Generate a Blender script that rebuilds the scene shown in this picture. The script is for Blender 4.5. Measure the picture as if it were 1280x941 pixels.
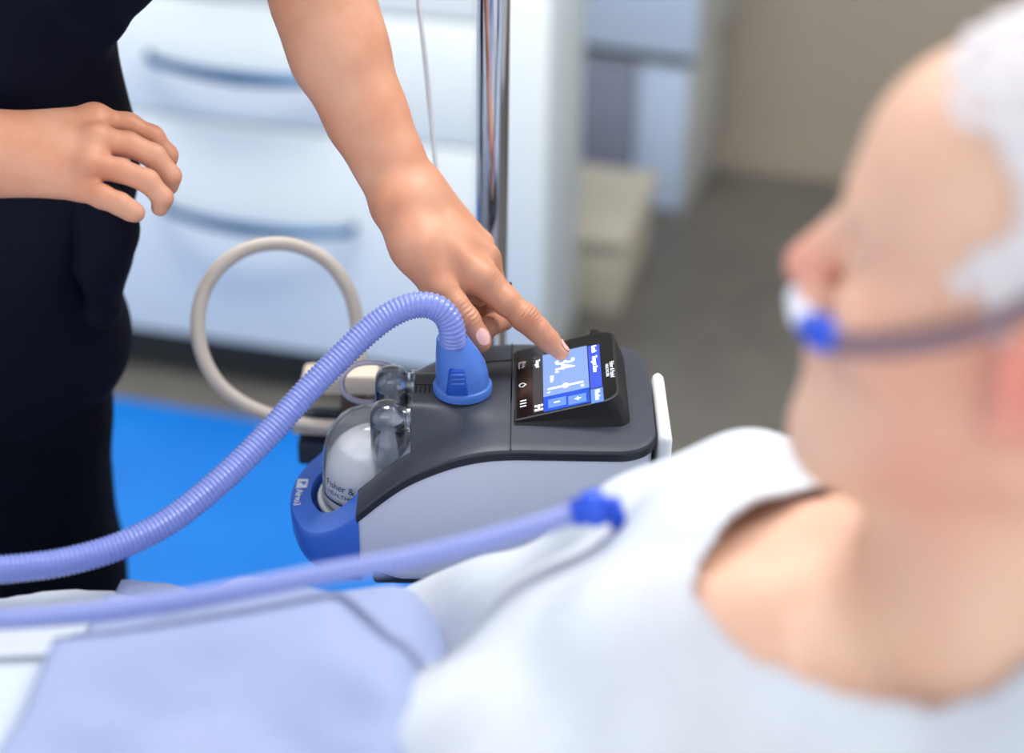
import bpy, bmesh, math, random
import numpy as np
from mathutils import Vector, Matrix, noise as mnoise

random.seed(7); np.random.seed(7)
D = bpy.data
for o in list(D.objects): D.objects.remove(o)
SC = bpy.context.scene
COL = SC.collection

# ------------------------------------------------------------------ camera
F = 2100.0; CH = 1.6; TH = math.radians(30); RO = math.radians(0.9)
cf = np.array([0, math.cos(TH), -math.sin(TH)])
_r = np.array([1., 0, 0]); _u = np.array([0, math.sin(TH), math.cos(TH)])
cr = _r*math.cos(RO)+_u*math.sin(RO); cu = _u*math.cos(RO)-_r*math.sin(RO)
CC = np.array([0, 0, CH])
def ray(x, y): return cf+cr*((x-640)/F)-cu*((y-470.5)/F)
def P(x, y, d): return CC+ray(x, y)*d                      # pixel + distance along the axis -> point
def onz(x, y, z): k = ray(x, y); return CC+k*((z-CH)/k[2])
cam = D.cameras.new('camera'); camo = D.objects.new('camera', cam); COL.objects.link(camo)
M = Matrix(((cr[0], cu[0], -cf[0], 0), (cr[1], cu[1], -cf[1], 0), (cr[2], cu[2], -cf[2], CH), (0, 0, 0, 1)))
camo.matrix_world = M
cam.sensor_width = 36; cam.sensor_fit = 'HORIZONTAL'; cam.lens = F/1280*36
cam.clip_start = 0.05; cam.clip_end = 60
cam.dof.use_dof = True; cam.dof.focus_distance = 1.315; cam.dof.aperture_fstop = 2.0
SC.camera = camo

# ------------------------------------------------------------------ world, light, exposure
SC.view_settings.view_transform = 'Standard'; SC.view_settings.look = 'None'
SC.view_settings.exposure = 0.42; SC.view_settings.gamma = 1.0
SC.view_settings.use_curve_mapping = False
SC.cycles.use_denoising = True
W = D.worlds.new('sky'); SC.world = W; W.use_nodes = True
W.node_tree.nodes['Background'].inputs[0].default_value = (0.96, 0.98, 1.0, 1)
W.node_tree.nodes['Background'].inputs[1].default_value = 2.0
RYAW = math.radians(-14.5)                                  # the room is turned against the camera
E1 = np.array([math.cos(RYAW), math.sin(RYAW), 0]); E2 = np.array([-math.sin(RYAW), math.cos(RYAW), 0])
def rm(a, b, z=0.0): return E1*a+E2*b+np.array([0, 0, z])   # room coordinates -> world
UNSEEN_PANELS = [(-1.0, 1.75), (0.75, 1.75)]  # unseen lamps, added where they brighten the drawer chest front
for i, (a, b) in enumerate(UNSEEN_PANELS):
    l = D.lights.new('unseen_ceiling_lamp', 'AREA'); l.shape = 'RECTANGLE'; l.size = 1.15; l.size_y = 0.55
    l.energy = 30; l.color = (1.0, 0.985, 0.96)
    lo = D.objects.new('unseen_ceiling_lamp', l); COL.objects.link(lo)
    lo.location = rm(a, b, 2.63); lo.rotation_euler = (0, 0, RYAW)

# ------------------------------------------------------------------ materials
def lin(c): 
    c = c/255.0
    return c/12.92 if c <= .04045 else ((c+.055)/1.055)**2.4
def rgb(r, g, b): return (lin(r), lin(g), lin(b), 1)
MATS = {}
def mat(name, col, rough=.5, metal=0, trans=0, ior=1.45, sss=0, sssr=(.01, .004, .002), coat=0, var=None, bump=None, emit=None, sheen=0, spec=.5, alpha=1):
    m = D.materials.new(name); m.use_nodes = True; nt = m.node_tree; b = nt.nodes['Principled BSDF']
    c = rgb(*col)
    b.inputs['Base Color'].default_value = c; b.inputs['Roughness'].default_value = rough
    b.inputs['Metallic'].default_value = metal; b.inputs['IOR'].default_value = ior
    b.inputs['Transmission Weight'].default_value = trans
    b.inputs['Specular IOR Level'].default_value = spec
    if coat: b.inputs['Coat Weight'].default_value = coat; b.inputs['Coat Roughness'].default_value = .12
    if sheen: b.inputs['Sheen Weight'].default_value = sheen
    if sss:
        b.inputs['Subsurface Weight'].default_value = sss; b.inputs['Subsurface Radius'].default_value = sssr; b.inputs['Subsurface Scale'].default_value = 1
    if alpha < 1: b.inputs['Alpha'].default_value = alpha
    tc = nt.nodes.new('ShaderNodeTexCoord')
    if var:                                                  # var = (scale, other colour)
        n = nt.nodes.new('ShaderNodeTexNoise'); n.inputs['Scale'].default_value = var[0]; n.inputs['Detail'].default_value = 4
        nt.links.new(tc.outputs['Object'], n.inputs['Vector'])
        r = nt.nodes.new('ShaderNodeValToRGB'); r.color_ramp.elements[0].position = .35; r.color_ramp.elements[1].position = .68
        r.color_ramp.elements[0].color = c; r.color_ramp.elements[1].color = rgb(*var[1])
        nt.links.new(n.outputs['Fac'], r.inputs['Fac']); nt.links.new(r.outputs['Color'], b.inputs['Base Color'])
    if bump:                                                 # bump = (scale, strength, distance)
        n = nt.nodes.new('ShaderNodeTexNoise'); n.inputs['Scale'].default_value = bump[0]; n.inputs['Detail'].default_value = 3
        nt.links.new(tc.outputs['Object'], n.inputs['Vector'])
        bp = nt.nodes.new('ShaderNodeBump'); bp.inputs['Strength'].default_value = bump[1]; bp.inputs['Distance'].default_value = bump[2]
        nt.links.new(n.outputs['Fac'], bp.inputs['Height']); nt.links.new(bp.outputs['Normal'], b.inputs['Normal'])
    if emit:                                                 # emit = (colour, strength)
        b.inputs['Emission Color'].default_value = rgb(*emit[0]); b.inputs['Emission Strength'].default_value = emit[1]
    MATS[name] = m
    return m
mat('wall_paint', (160, 150, 136), .8, bump=(120, .05, .002))
mat('white_paint', (236, 240, 243), .75)
mat('floor_taupe', (108, 105, 99), .42, var=(9, (97, 94, 90)), bump=(60, .04, .002))
mat('floor_blue', (0, 108, 196), .38, var=(5, (0, 116, 204)))
mat('cab_white', (242, 247, 243), .28, bump=(25, .02, .002))
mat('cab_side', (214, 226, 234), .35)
mat('cab_unit', (186, 204, 232), .3)
mat('unit_end', (190, 193, 192), .45)
mat('recess_shade', (130, 136, 158), .3)
mat('plinth_dark', (58, 62, 62), .6)
mat('gap_dark', (30, 34, 40), .8)
mat('handle_blue', (18, 88, 130), .22, metal=.55)
mat('cream', (196, 190, 174), .6)
mat('chrome', (205, 206, 212), .07, metal=1)
mat('steel', (170, 170, 172), .25, metal=1)
mat('deck_grey', (58, 62, 72), .42, bump=(900, .03, .0004))
mat('rim_dark', (24, 26, 36), .35)
mat('body_grey', (212, 214, 228), .45)
mat('plate_white', (232, 234, 236), .45)
mat('tray_blue', (56, 110, 212), .38, coat=.15)
mat('conn_blue', (72, 116, 200), .4, coat=.1)
mat('conn_panel', (32, 80, 182), .4)
mat('black_gloss', (14, 15, 19), .12, coat=.5)
mat('black_matte', (20, 21, 25), .5)
mat('seam', (12, 12, 15), .7)
mat('clear_plastic', (245, 249, 255), .02, trans=1, ior=1.36)
mat('water_white', (250, 252, 255), .35, sss=.2)
mat('flange', (224, 228, 224), .3)
mat('print_navy', (40, 44, 92), .5)
mat('print_white', (235, 240, 248), .5)
mat('scr_light', (20, 26, 48), .3, emit=((150, 184, 250), .72))
mat('scr_blue', (6, 18, 50), .3, emit=((6, 84, 226), .78))
mat('scr_violet', (14, 20, 56), .3, emit=((62, 92, 236), .78))
mat('scr_sky', (20, 30, 56), .3, emit=((112, 160, 248), .75))
mat('scr_grey', (26, 26, 28), .3, emit=((70, 70, 74), .5))
mat('scr_white', (240, 245, 255), .3, emit=((240, 246, 255), 1.0))
mat('hose_lav', (140, 156, 230), .16, trans=.25, ior=1.3, coat=.6)
mat('tube_lav', (134, 146, 206), .3, coat=.3)
mat('hose_grey', (190, 180, 172), .42)
mat('clear_tube', (214, 216, 236), .2, trans=.35, ior=1.3)
mat('iv_tube', (205, 212, 222), .15, trans=.45, ior=1.3)
mat('iv_line', (222, 227, 232), .25, coat=.3)
mat('beige', (212, 198, 182), .45)
mat('bronze', (96, 80, 66), .4, metal=.5)
mat('bracket_dark', (42, 52, 68), .45)
mat('skin_nurse', (206, 152, 124), .5, sss=.08, var=(22, (194, 130, 100)), bump=(700, .25, .0006))
mat('nail', (240, 184, 178), .2, coat=.4)
mat('ring_gold', (216, 180, 150), .2, metal=1)
mat('ring_gem', (70, 8, 28), .08, coat=.8)
mat('scrubs', (5, 8, 28), .8, spec=.2, bump=(1500, .15, .0004))
mat('scrubs_dark', (4, 6, 20), .8, spec=.15, bump=(1500, .15, .0004))
mat('shoe', (225, 228, 232), .5)
mat('hair_dark', (40, 28, 22), .6)
mat('skin_patient', (224, 184, 158), .5, sss=.1, var=(11, (220, 168, 144)))
def blush(m):                                              # pinker skin where the 'blush' attribute of the mesh says so
    nt = MATS[m].node_tree; b = nt.nodes['Principled BSDF']; src = b.inputs['Base Color'].links[0].from_socket
    at = nt.nodes.new('ShaderNodeAttribute'); at.attribute_name = 'blush'
    mx = nt.nodes.new('ShaderNodeMix'); mx.data_type = 'RGBA'; mx.inputs[7].default_value = rgb(220, 122, 112)
    nt.links.new(at.outputs['Fac'], mx.inputs[0]); nt.links.new(src, mx.inputs[6]); nt.links.new(mx.outputs[2], b.inputs['Base Color'])
blush('skin_patient')
mat('ear_red', (230, 140, 118), .5, sss=.15)
mat('hair_white', (216, 209, 211), .75, bump=(160, .3, .003))
mat('gown', (203, 210, 217), .85, var=(16, (192, 196, 206)), bump=(500, .2, .001))
mat('sheet_white', (198, 206, 218), .85, bump=(400, .15, .001))
mat('blanket_blue', (150, 162, 197), .85, bump=(300, .2, .001))
mat('mattress', (190, 205, 225), .7)
mat('bed_frame', (220, 224, 228), .4)
mat('strap', (132, 106, 114), .7)
mat('cann_blue', (36, 82, 208), .35)
mat('cann_clear', (235, 236, 248), .25, sss=.1)
mat('panel_frame', (235, 235, 235), .5)
mat('panel_light', (255, 255, 255), .4, emit=((255, 250, 242), 2.0))
mat('eye', (240, 240, 240), .1)
mat('lip', (206, 128, 118), .45)

# ------------------------------------------------------------------ helpers
def tag(o, label=None, cat=None, group=None, kind=None):
    if label: o['label'] = label
    if cat: o['category'] = cat
    if group: o['group'] = group
    if kind: o['kind'] = kind
    return o
def mob(name, verts, faces, m, parent=None, smooth=True, off=None):
    me = D.meshes.new(name)
    v = np.asarray(verts, float)
    if off is not None: v = v-np.asarray(off)
    me.from_pydata([tuple(x) for x in v], [], [tuple(f) for f in faces])
    me.materials.append(MATS[m]); me.update()
    if smooth: me.polygons.foreach_set('use_smooth', [True]*len(me.polygons))
    o = D.objects.new(name, me); COL.objects.link(o)
    if parent: o.parent = parent
    return o
def from_bm(name, bm, m, parent=None, smooth=False, off=None):
    bmesh.ops.recalc_face_normals(bm, faces=bm.faces[:])
    me = D.meshes.new(name)
    if off is not None: bmesh.ops.translate(bm, verts=bm.verts[:], vec=-Vector(off))
    bm.to_mesh(me); bm.free(); me.materials.append(MATS[m])
    if smooth:
        me.polygons.foreach_set('use_smooth', [True]*len(me.polygons))
        try: me.set_sharp_from_angle(angle=math.radians(38))
        except Exception: pass
    o = D.objects.new(name, me); COL.objects.link(o)
    if parent: o.parent = parent
    return o
def empty(name, loc, rz=0.0):
    o = D.objects.new(name, None); COL.objects.link(o); o.location = loc; o.rotation_euler = (0, 0, rz); o.empty_display_size = .05
    return o
def bbox_bm(x0, x1, y0, y1, z0, z1, bev=0.0, seg=2, bm=None):
    b2 = bmesh.new()
    r = bmesh.ops.create_cube(b2, size=1)
    for v in b2.verts: v.co = Vector((x0+(v.co.x+.5)*(x1-x0), y0+(v.co.y+.5)*(y1-y0), z0+(v.co.z+.5)*(z1-z0)))
    if bev: bmesh.ops.bevel(b2, geom=b2.edges[:], offset=bev, segments=seg, profile=.5, affect='EDGES')
    if bm is None: return b2
    t = D.meshes.new('t'); b2.to_mesh(t); b2.free(); bm.from_mesh(t); D.meshes.remove(t)
    return bm
def box(name, x0, x1, y0, y1, z0, z1, m, parent=None, bev=0.0, seg=2):
    return from_bm(name, bbox_bm(x0, x1, y0, y1, z0, z1, bev, seg), m, parent, smooth=bev > 0)
def catmull(pts, step):
    p = np.asarray(pts, float)
    p = np.vstack([2*p[0]-p[1], p, 2*p[-1]-p[-2]])
    out = []
    for i in range(1, len(p)-2):
        a, b, c, d = p[i-1], p[i], p[i+1], p[i+2]
        for t in np.linspace(0, 1, 24, endpoint=False):
            out.append(.5*((2*b)+(-a+c)*t+(2*a-5*b+4*c-d)*t*t+(-a+3*b-3*c+d)*t**3))
    out.append(p[-2]); q = np.array(out)
    s = np.concatenate([[0], np.cumsum(np.linalg.norm(np.diff(q, axis=0), axis=1))])
    n = max(2, int(s[-1]/step)+1); ss = np.linspace(0, s[-1], n)
    return np.stack([np.interp(ss, s, q[:, k]) for k in range(q.shape[1])], 1), ss
def sweep(path, rad, n=16, cap=True):
    path = np.asarray(path, float); N = len(path)
    rad = np.full(N, rad) if np.isscalar(rad) else np.asarray(rad)
    t = np.gradient(path, axis=0); t /= np.linalg.norm(t, axis=1)[:, None]+1e-12
    a = np.array([0, 0, 1.]) if abs(t[0][2]) < .9 else np.array([1., 0, 0])
    x = np.cross(t[0], a); x /= np.linalg.norm(x)
    V = []; ang = np.linspace(0, 2*math.pi, n, endpoint=False)
    for i in range(N):
        x = x-t[i]*np.dot(x, t[i]); x /= np.linalg.norm(x); y = np.cross(t[i], x)
        V.append(path[i]+rad[i]*(np.cos(ang)[:, None]*x+np.sin(ang)[:, None]*y))
    V = np.concatenate(V); Fc = []
    for i in range(N-1):
        for k in range(n):
            Fc.append((i*n+k, i*n+(k+1) % n, (i+1)*n+(k+1) % n, (i+1)*n+k))
    if cap:
        Fc.append(tuple(range(n))[::-1]); Fc.append(tuple((N-1)*n+k for k in range(n)))
    return V, Fc
def tube(name, pts, r, m, parent=None, n=14, step=.006, off=None, taper=None):
    q, s = catmull(pts, step)
    rr = r if taper is None else r*np.interp(s/s[-1], *taper)
    v, f = sweep(q[:, :3], rr, n)
    return mob(name, v, f, m, parent, off=off)
def corrugated(name, pts, r, m, parent=None, pitch=.0034, n=20, off=None, depth=.13):
    q, s = catmull(pts, pitch/4)
    rr = r*(1-depth*.5*(1-np.cos(2*math.pi*s/pitch)))
    v, f = sweep(q, rr, n)
    return mob(name, v, f, m, parent, off=off)
def lathe(name, prof, c, m, parent=None, n=40, axis='z', closed=False):
    V = []; Fc = []; k = len(prof)
    for i in range(n):
        a = 2*math.pi*i/n
        for r, z in prof: 
            if axis == 'z': V.append((c[0]+r*math.cos(a), c[1]+r*math.sin(a), c[2]+z))
            elif axis == 'x': V.append((c[0]+z, c[1]+r*math.cos(a), c[2]+r*math.sin(a)))
            else: V.append((c[0]+r*math.sin(a), c[1]+z, c[2]+r*math.cos(a)))
    for i in range(n):
        j = (i+1) % n
        for q in range(k-1 if not closed else k):
            q2 = (q+1) % k
            Fc.append((i*k+q, j*k+q, j*k+q2, i*k+q2))
    bm = bmesh.new(); vs = [bm.verts.new(v) for v in V]
    for f in Fc:
        try: bm.faces.new([vs[x] for x in f])
        except Exception: pass
    bmesh.ops.remove_doubles(bm, verts=bm.verts[:], dist=1e-6)
    return from_bm(name, bm, m, parent, smooth=True)
def loft(name, rings, m, parent=None, closed=True, caps=True, off=None, smooth=True):
    n = len(rings[0]); V = [p for r in rings for p in r]; bm = bmesh.new()
    if off is not None: V = [np.asarray(p)-np.asarray(off) for p in V]
    vs = [bm.verts.new(tuple(v)) for v in V]
    for i in range(len(rings)-1):
        for k in range(n if closed else n-1):
            k2 = (k+1) % n
            try: bm.faces.new((vs[i*n+k], vs[i*n+k2], vs[(i+1)*n+k2], vs[(i+1)*n+k]))
            except Exception: pass
    if caps:
        for e in (0, len(rings)-1):
            try: bm.faces.new([vs[e*n+k] for k in range(n)])
            except Exception: pass
    bmesh.ops.remove_doubles(bm, verts=bm.verts[:], dist=1e-7)
    return from_bm(name, bm, m, parent, smooth=smooth)
def text(name, body, size, m, parent, mtx, ext=.00015, align='CENTER', sx=1.0):
    c = D.curves.new(name, 'FONT'); c.body = body; c.size = size; c.align_x = align; c.align_y = 'CENTER'; c.extrude = ext
    t = D.objects.new(name, c); COL.objects.link(t)
    dg = bpy.context.evaluated_depsgraph_get(); me = D.meshes.new_from_object(t.evaluated_get(dg))
    D.objects.remove(t); D.curves.remove(c)
    me.transform(mtx @ Matrix.Diagonal((sx, 1, 1, 1))); me.materials.clear(); me.materials.append(MATS[m]); me.name = name
    o = D.objects.new(name, me); COL.objects.link(o); o.parent = parent
    return o

# ---- signed-distance modelling for bodies and cloth
def nrm(v): v = np.asarray(v, float); return v/np.linalg.norm(v)
class Body:
    def __init__(s): s.p = []
    def cone(s, a, b, ra, rb, k=.01, flat=None, sub=False): s.p.append(('c', np.asarray(a, float), np.asarray(b, float), ra, rb, k, flat, sub)); return s
    def ball(s, c, r, k=.01, sub=False, R=None):
        r = np.full(3, r) if np.isscalar(r) else np.asarray(r, float)
        s.p.append(('e', np.asarray(c, float), r, R, max(r), k, None, sub)); return s
    def chain(s, pts, rs, k=.008, flat=None):
        for i in range(len(pts)-1): s.cone(pts[i], pts[i+1], rs[i], rs[i+1], k, flat)
        return s
    def mesh(s, h, grow=0.0, warp=None):
        lo = []; hi = []
        for q in s.p:
            if q[7]: continue
            if q[0] == 'c': R = max(q[3], q[4]); lo.append(np.minimum(q[1], q[2])-R); hi.append(np.maximum(q[1], q[2])+R)
            else: lo.append(q[1]-q[4]); hi.append(q[1]+q[4])
        mg = grow+.02+3*h
        lo = np.min(lo, 0)-mg; hi = np.max(hi, 0)+mg
        n = np.ceil((hi-lo)/h).astype(int)+1
        G = np.full(n, 1.0, np.float32)
        ax = [lo[i]+h*np.arange(n[i]) for i in range(3)]
        for q in s.p:
            k = q[5]; pad = k+grow+4*h+.012
            if q[0] == 'c': R = max(q[3], q[4])*(1 if q[6] is None else max(1, q[6][1])); a0 = np.minimum(q[1], q[2])-R-pad; a1 = np.maximum(q[1], q[2])+R+pad
            else: a0 = q[1]-q[4]-pad; a1 = q[1]+q[4]+pad
            i0 = np.clip(((a0-lo)/h).astype(int), 0, n-1); i1 = np.clip(((a1-lo)/h).astype(int)+2, 1, n)
            X, Y, Z = np.meshgrid(*[ax[i][i0[i]:i1[i]].astype(np.float32) for i in range(3)], indexing='ij')
            if q[0] == 'c':
                a, b = q[1], q[2]; ba = b-a; L = max(float(ba@ba), 1e-12)
                X = X-a[0]; Y = Y-a[1]; Z = Z-a[2]
                t = np.clip((X*ba[0]+Y*ba[1]+Z*ba[2])/L, 0, 1)
                X = X-t*ba[0]; Y = Y-t*ba[1]; Z = Z-t*ba[2]
                if q[6] is not None:
                    nn, sc = nrm(q[6][0]), q[6][1]; w = (X*nn[0]+Y*nn[1]+Z*nn[2])*(1/sc-1)
                    X = X+nn[0]*w; Y = Y+nn[1]*w; Z = Z+nn[2]*w
                d = np.sqrt(X*X+Y*Y+Z*Z)-(q[3]+(q[4]-q[3])*t)
                if q[6] is not None: d = d*min(1, q[6][1])
            else:
                c, r, Rm = q[1], q[2], q[3]
                X = X-c[0]; Y = Y-c[1]; Z = Z-c[2]
                if Rm is not None:
                    X, Y, Z = X*Rm[0][0]+Y*Rm[1][0]+Z*Rm[2][0], X*Rm[0][1]+Y*Rm[1][1]+Z*Rm[2][1], X*Rm[0][2]+Y*Rm[1][2]+Z*Rm[2][2]
                k0 = np.sqrt((X/r[0])**2+(Y/r[1])**2+(Z/r[2])**2); k1 = np.sqrt((X/r[0]**2)**2+(Y/r[1]**2)**2+(Z/r[2]**2)**2)
                d = k0*(k0-1)/np.maximum(k1, 1e-9)
                d = np.where(k0 < 1e-4, -min(r), d)
            S = G[i0[0]:i1[0], i0[1]:i1[1], i0[2]:i1[2]]
            if q[7]:
                hh = np.maximum(k-np.abs(S+d), 0)/k; S[...] = np.maximum(S, -d)+hh*hh*k*.25
            else:
                hh = np.maximum(k-np.abs(S-d), 0)/k; S[...] = np.minimum(S, d)-hh*hh*k*.25
        G -= grow
        if warp is not None:
            X, Y, Z = np.meshgrid(*ax, indexing='ij'); G += warp(X, Y, Z)
        return snets(G, lo, h)
def snets(G, lo, h):
    s = G < 0
    nx, ny, nz = G.shape
    c = [s[i:nx-1+i, j:ny-1+j, k:nz-1+k] for i in (0, 1) for j in (0, 1) for k in (0, 1)]
    allv = np.logical_and.reduce(c); anyv = np.logical_or.reduce(c); act = anyv & ~allv
    idx = np.full(act.shape, -1, np.int64); I = np.argwhere(act); idx[act] = np.arange(len(I))
    g = np.stack([G[I[:, 0]+i, I[:, 1]+j, I[:, 2]+k] for i in (0, 1) for j in (0, 1) for k in (0, 1)], 1)
    cor = np.array([(i, j, k) for i in (0, 1) for j in (0, 1) for k in (0, 1)], float)
    acc = np.zeros((len(I), 3)); cnt = np.zeros(len(I))
    for a in range(8):
        for b in range(a+1, 8):
            if np.abs(cor[a]-cor[b]).sum() != 1: continue
            mk = (g[:, a] < 0) != (g[:, b] < 0)
            t = g[mk, a]/(g[mk, a]-g[mk, b])
            acc[mk] += cor[a]+t[:, None]*(cor[b]-cor[a]); cnt[mk] += 1
    V = lo+h*(I+acc/cnt[:, None]); Fs = []
    def quads(m, cells, flipm):
        q = np.stack([idx[tuple(x.T)] for x in cells], 1)
        q[flipm] = q[flipm][:, ::-1]; Fs.append(q[(q >= 0).all(1)])
    e = np.argwhere(s[:-1, 1:-1, 1:-1] != s[1:, 1:-1, 1:-1]); e[:, 1:] += 1
    quads(e, [e+np.array(o) for o in ((0, -1, -1), (0, 0, -1), (0, 0, 0), (0, -1, 0))], ~s[tuple(e.T)])
    e = np.argwhere(s[1:-1, :-1, 1:-1] != s[1:-1, 1:, 1:-1]); e[:, 0] += 1; e[:, 2] += 1
    quads(e, [e+np.array(o) for o in ((-1, 0, -1), (-1, 0, 0), (0, 0, 0), (0, 0, -1))], ~s[tuple(e.T)])
    e = np.argwhere(s[1:-1, 1:-1, :-1] != s[1:-1, 1:-1, 1:]); e[:, :2] += 1
    quads(e, [e+np.array(o) for o in ((-1, -1, 0), (0, -1, 0), (0, 0, 0), (-1, 0, 0))], ~s[tuple(e.T)])
    return V, np.concatenate(Fs)
def qmesh(name, V, Q, m, parent=None, off=(0, 0, 0), drop=None):
    V = np.asarray(V)
    if drop is not None:
        keep = ~drop(V); Q = Q[keep[Q].all(1)]
        used = np.zeros(len(V), bool); used[Q.ravel()] = True
        mp = np.cumsum(used)-1; V = V[used]; Q = mp[Q]
    me = D.meshes.new(name); n = len(Q)
    me.vertices.add(len(V)); me.vertices.foreach_set('co', (V-np.asarray(off)).astype(np.float32).ravel())
    me.loops.add(n*4); me.loops.foreach_set('vertex_index', Q.astype(np.int32).ravel())
    me.polygons.add(n); me.polygons.foreach_set('loop_start', np.arange(n, dtype=np.int32)*4)
    me.polygons.foreach_set('use_smooth', [True]*n)
    me.update(calc_edges=True); me.validate(); me.materials.append(MATS[m])
    o = D.objects.new(name, me); COL.objects.link(o)
    if parent: o.parent = parent
    return o
def folds(amp, wl, dirs, seed=0):
    rs = np.random.RandomState(seed); ph = rs.rand(len(dirs))*6
    def w(X, Y, Z):
        o = 0
        for d, p in zip(dirs, ph):
            a = X*d[0]+Y*d[1]+Z*d[2]; b = X*d[1]-Y*d[0]+Z*.3
            o = o+np.sin(a*6.283/wl+p+1.3*np.sin(b*6.283/(wl*2.7)+p))
        return (amp*o/len(dirs)).astype(np.float32)
    return w

# ================================================================== THE ROOM
def room_box(name, a0, a1, b0, b1, z0, z1, m, parent=None, bev=0.0):
    bm = bbox_bm(a0, a1, b0, b1, z0, z1, bev)
    bmesh.ops.rotate(bm, verts=bm.verts[:], cent=(0, 0, 0), matrix=Matrix.Rotation(RYAW, 3, 'Z'))
    return from_bm(name, bm, m, parent, smooth=bev > 0)
AL, AR, BN, BF = -2.6, 2.6, -1.6, 3.81
fl = tag(room_box('floor', AL-.1, AR+.1, BN-.1, BF+.1, -.1, 0, 'floor_taupe'), kind='structure')
# blue vinyl zone laid into the taupe floor
b0_ = onz(130, 496, 0); bb = float(E2@b0_)
tag(room_box('floor_inlay', AL+.02, -.45, -.9, bb, .0, .002, 'floor_blue', fl))
tag(room_box('wall_back', AL-.1, AR+.1, BF, BF+.1, 0, 2.7, 'wall_paint'), kind='structure')
tag(room_box('wall_left', AL-.1, AL, BN, BF, 0, 2.7, 'white_paint'), kind='structure')
tag(room_box('wall_right', AR, AR+.1, BN, BF, 0, 2.7, 'white_paint'), kind='structure')
wn = tag(room_box('wall_front', AL, AR, BN-.1, BN, 0, .8, 'white_paint'), kind='structure')
room_box('lintel', AL, AR, BN-.1, BN, 2.5, 2.7, 'white_paint', wn)
tag(room_box('baseboard_back', AL, AR, BF-.012, BF, .002, .08, 'wall_paint'), kind='structure')
tag(room_box('ceiling', AL-.1, AR+.1, BN-.1, BF+.1, 2.7, 2.78, 'white_paint'), kind='structure')
wf = tag(empty('window_1', rm(0, BN-.05, .8), RYAW), kind='structure')
for x in np.linspace(AL+.03, AR-.03, 5): box('window_post', x-.03, x+.03, -.03, .03, 0, 1.7, 'white_paint', wf)
box('window_sill', AL+.0, AR, -.05, .12, 0, .03, 'white_paint', wf, .004)
for i, (a, b) in enumerate(UNSEEN_PANELS):
    e = empty('unseen_ceiling_light', rm(a, b, 2.7), RYAW)
    tag(e, ('unseen rectangular white ceiling light panel added above the nurse and drawer chest', 'unseen rectangular white ceiling light panel added above the wall unit side')[i], 'ceiling light', 'ceiling light panels')
    box('frame', -.6, .6, -.3, .3, -.045, 0, 'panel_frame', e, .004)
    box('diffuser', -.575, .575, -.275, .275, -.05, -.045, 'panel_light', e)

# ---- white drawer chest behind the nurse (front plane through c0)
c0 = onz(400, 443, .1); ca, cb = float(E1@c0), float(E2@c0)
dc = empty('drawer_chest', rm(ca, cb, 0), RYAW)
tag(dc, 'white drawer chest with dark blue bow handles standing behind the nurse', 'cabinet')
SL, SR, CDp = -1.0, .414, .27
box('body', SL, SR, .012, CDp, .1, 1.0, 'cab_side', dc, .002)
box('plinth', SL+.02, SR-.03, .05, CDp-.01, 0, .1, 'plinth_dark', dc)
box('worktop', SL-.01, SR+.01, -.012, CDp, 1.0, 1.03, 'cab_white', dc, .003)
box('stile', .305, SR, -.004, .012, .1, 1.0, 'cab_white', dc, .002)
for z0, z1 in ((.104, .531), (.537, .746), (.752, .995)):
    dr = box('drawer', SL+.004, .300, -.008, .012, z0, z1, 'cab_white', dc, .004, 3)
    hz = {.104: .368, .537: .642, .752: .90}[z0]
    # bow handle: arches away from the drawer, thinner at its ends
    for hc in (-.098,):
        pts = [(hc-.178, -.012, hz+.004), (hc-.165, -.03, hz), (hc-.09, -.05, hz-.004), (hc, -.056, hz-.006), (hc+.09, -.05, hz-.004), (hc+.165, -.03, hz), (hc+.178, -.012, hz+.004)]
        q, s = catmull(pts, .008); v, f = sweep(q, .0105*np.interp(s/s[-1], [0, .12, .5, .88, 1], [.7, .8, 1.1, .8, .7]), 12)
        hd = mob('handle', v, f, 'handle_blue', dr)

# ---- low wall unit at the back, with its right end showing
ua, ub = float(E1@onz(850, 270, 0)), float(E2@onz(850, 270, 0))
wu = empty('wall_unit', rm(ua, ub, 0), RYAW-math.radians(6))
tag(wu, 'pale blue-white storage unit standing against the beige wall', 'cabinet')
UD = .285
box('body', -1.3, 0, .012, UD, .0, .355, 'unit_end', wu, .004)
box('lower_front', -.115, -.004, -.004, .012, .012, .345, 'cab_unit', wu, .003)
box('lower_front', -.42, -.121, -.004, .012, .012, .345, 'recess_shade', wu, .003)  # stands for an open shelf recess, its shade put into the grey
box('lower_front', -.83, -.426, -.004, .012, .012, .345, 'cab_unit', wu, .003)
box('recess', -1.29, -.012, .02, UD-.01, .355, .378, 'gap_dark', wu)
box('top_section', -1.3, .02, -.01, UD, .378, .80, 'unit_end', wu, .006)
box('drawer_front', -.42, .015, -.022, -.01, .382, .795, 'cab_unit', wu, .003)
box('drawer_front', -.86, -.425, -.022, -.01, .382, .795, 'cab_unit', wu, .003)
# cream low box on the floor in front of it
q = onz(780, 395, 0); xa, xb = float(E1@q), float(E2@q)
cb_ = empty('storage_box', rm(xa-.2, xb+.16, 0), RYAW)
tag(cb_, 'cream storage box with a lid on the floor in front of the wall unit', 'box')
box('body', -.19, .19, -.17, .17, 0, .15, 'cream', cb_, .008)
box('lid', -.2, .2, -.18, .18, .15, .18, 'cream', cb_, .008)

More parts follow.
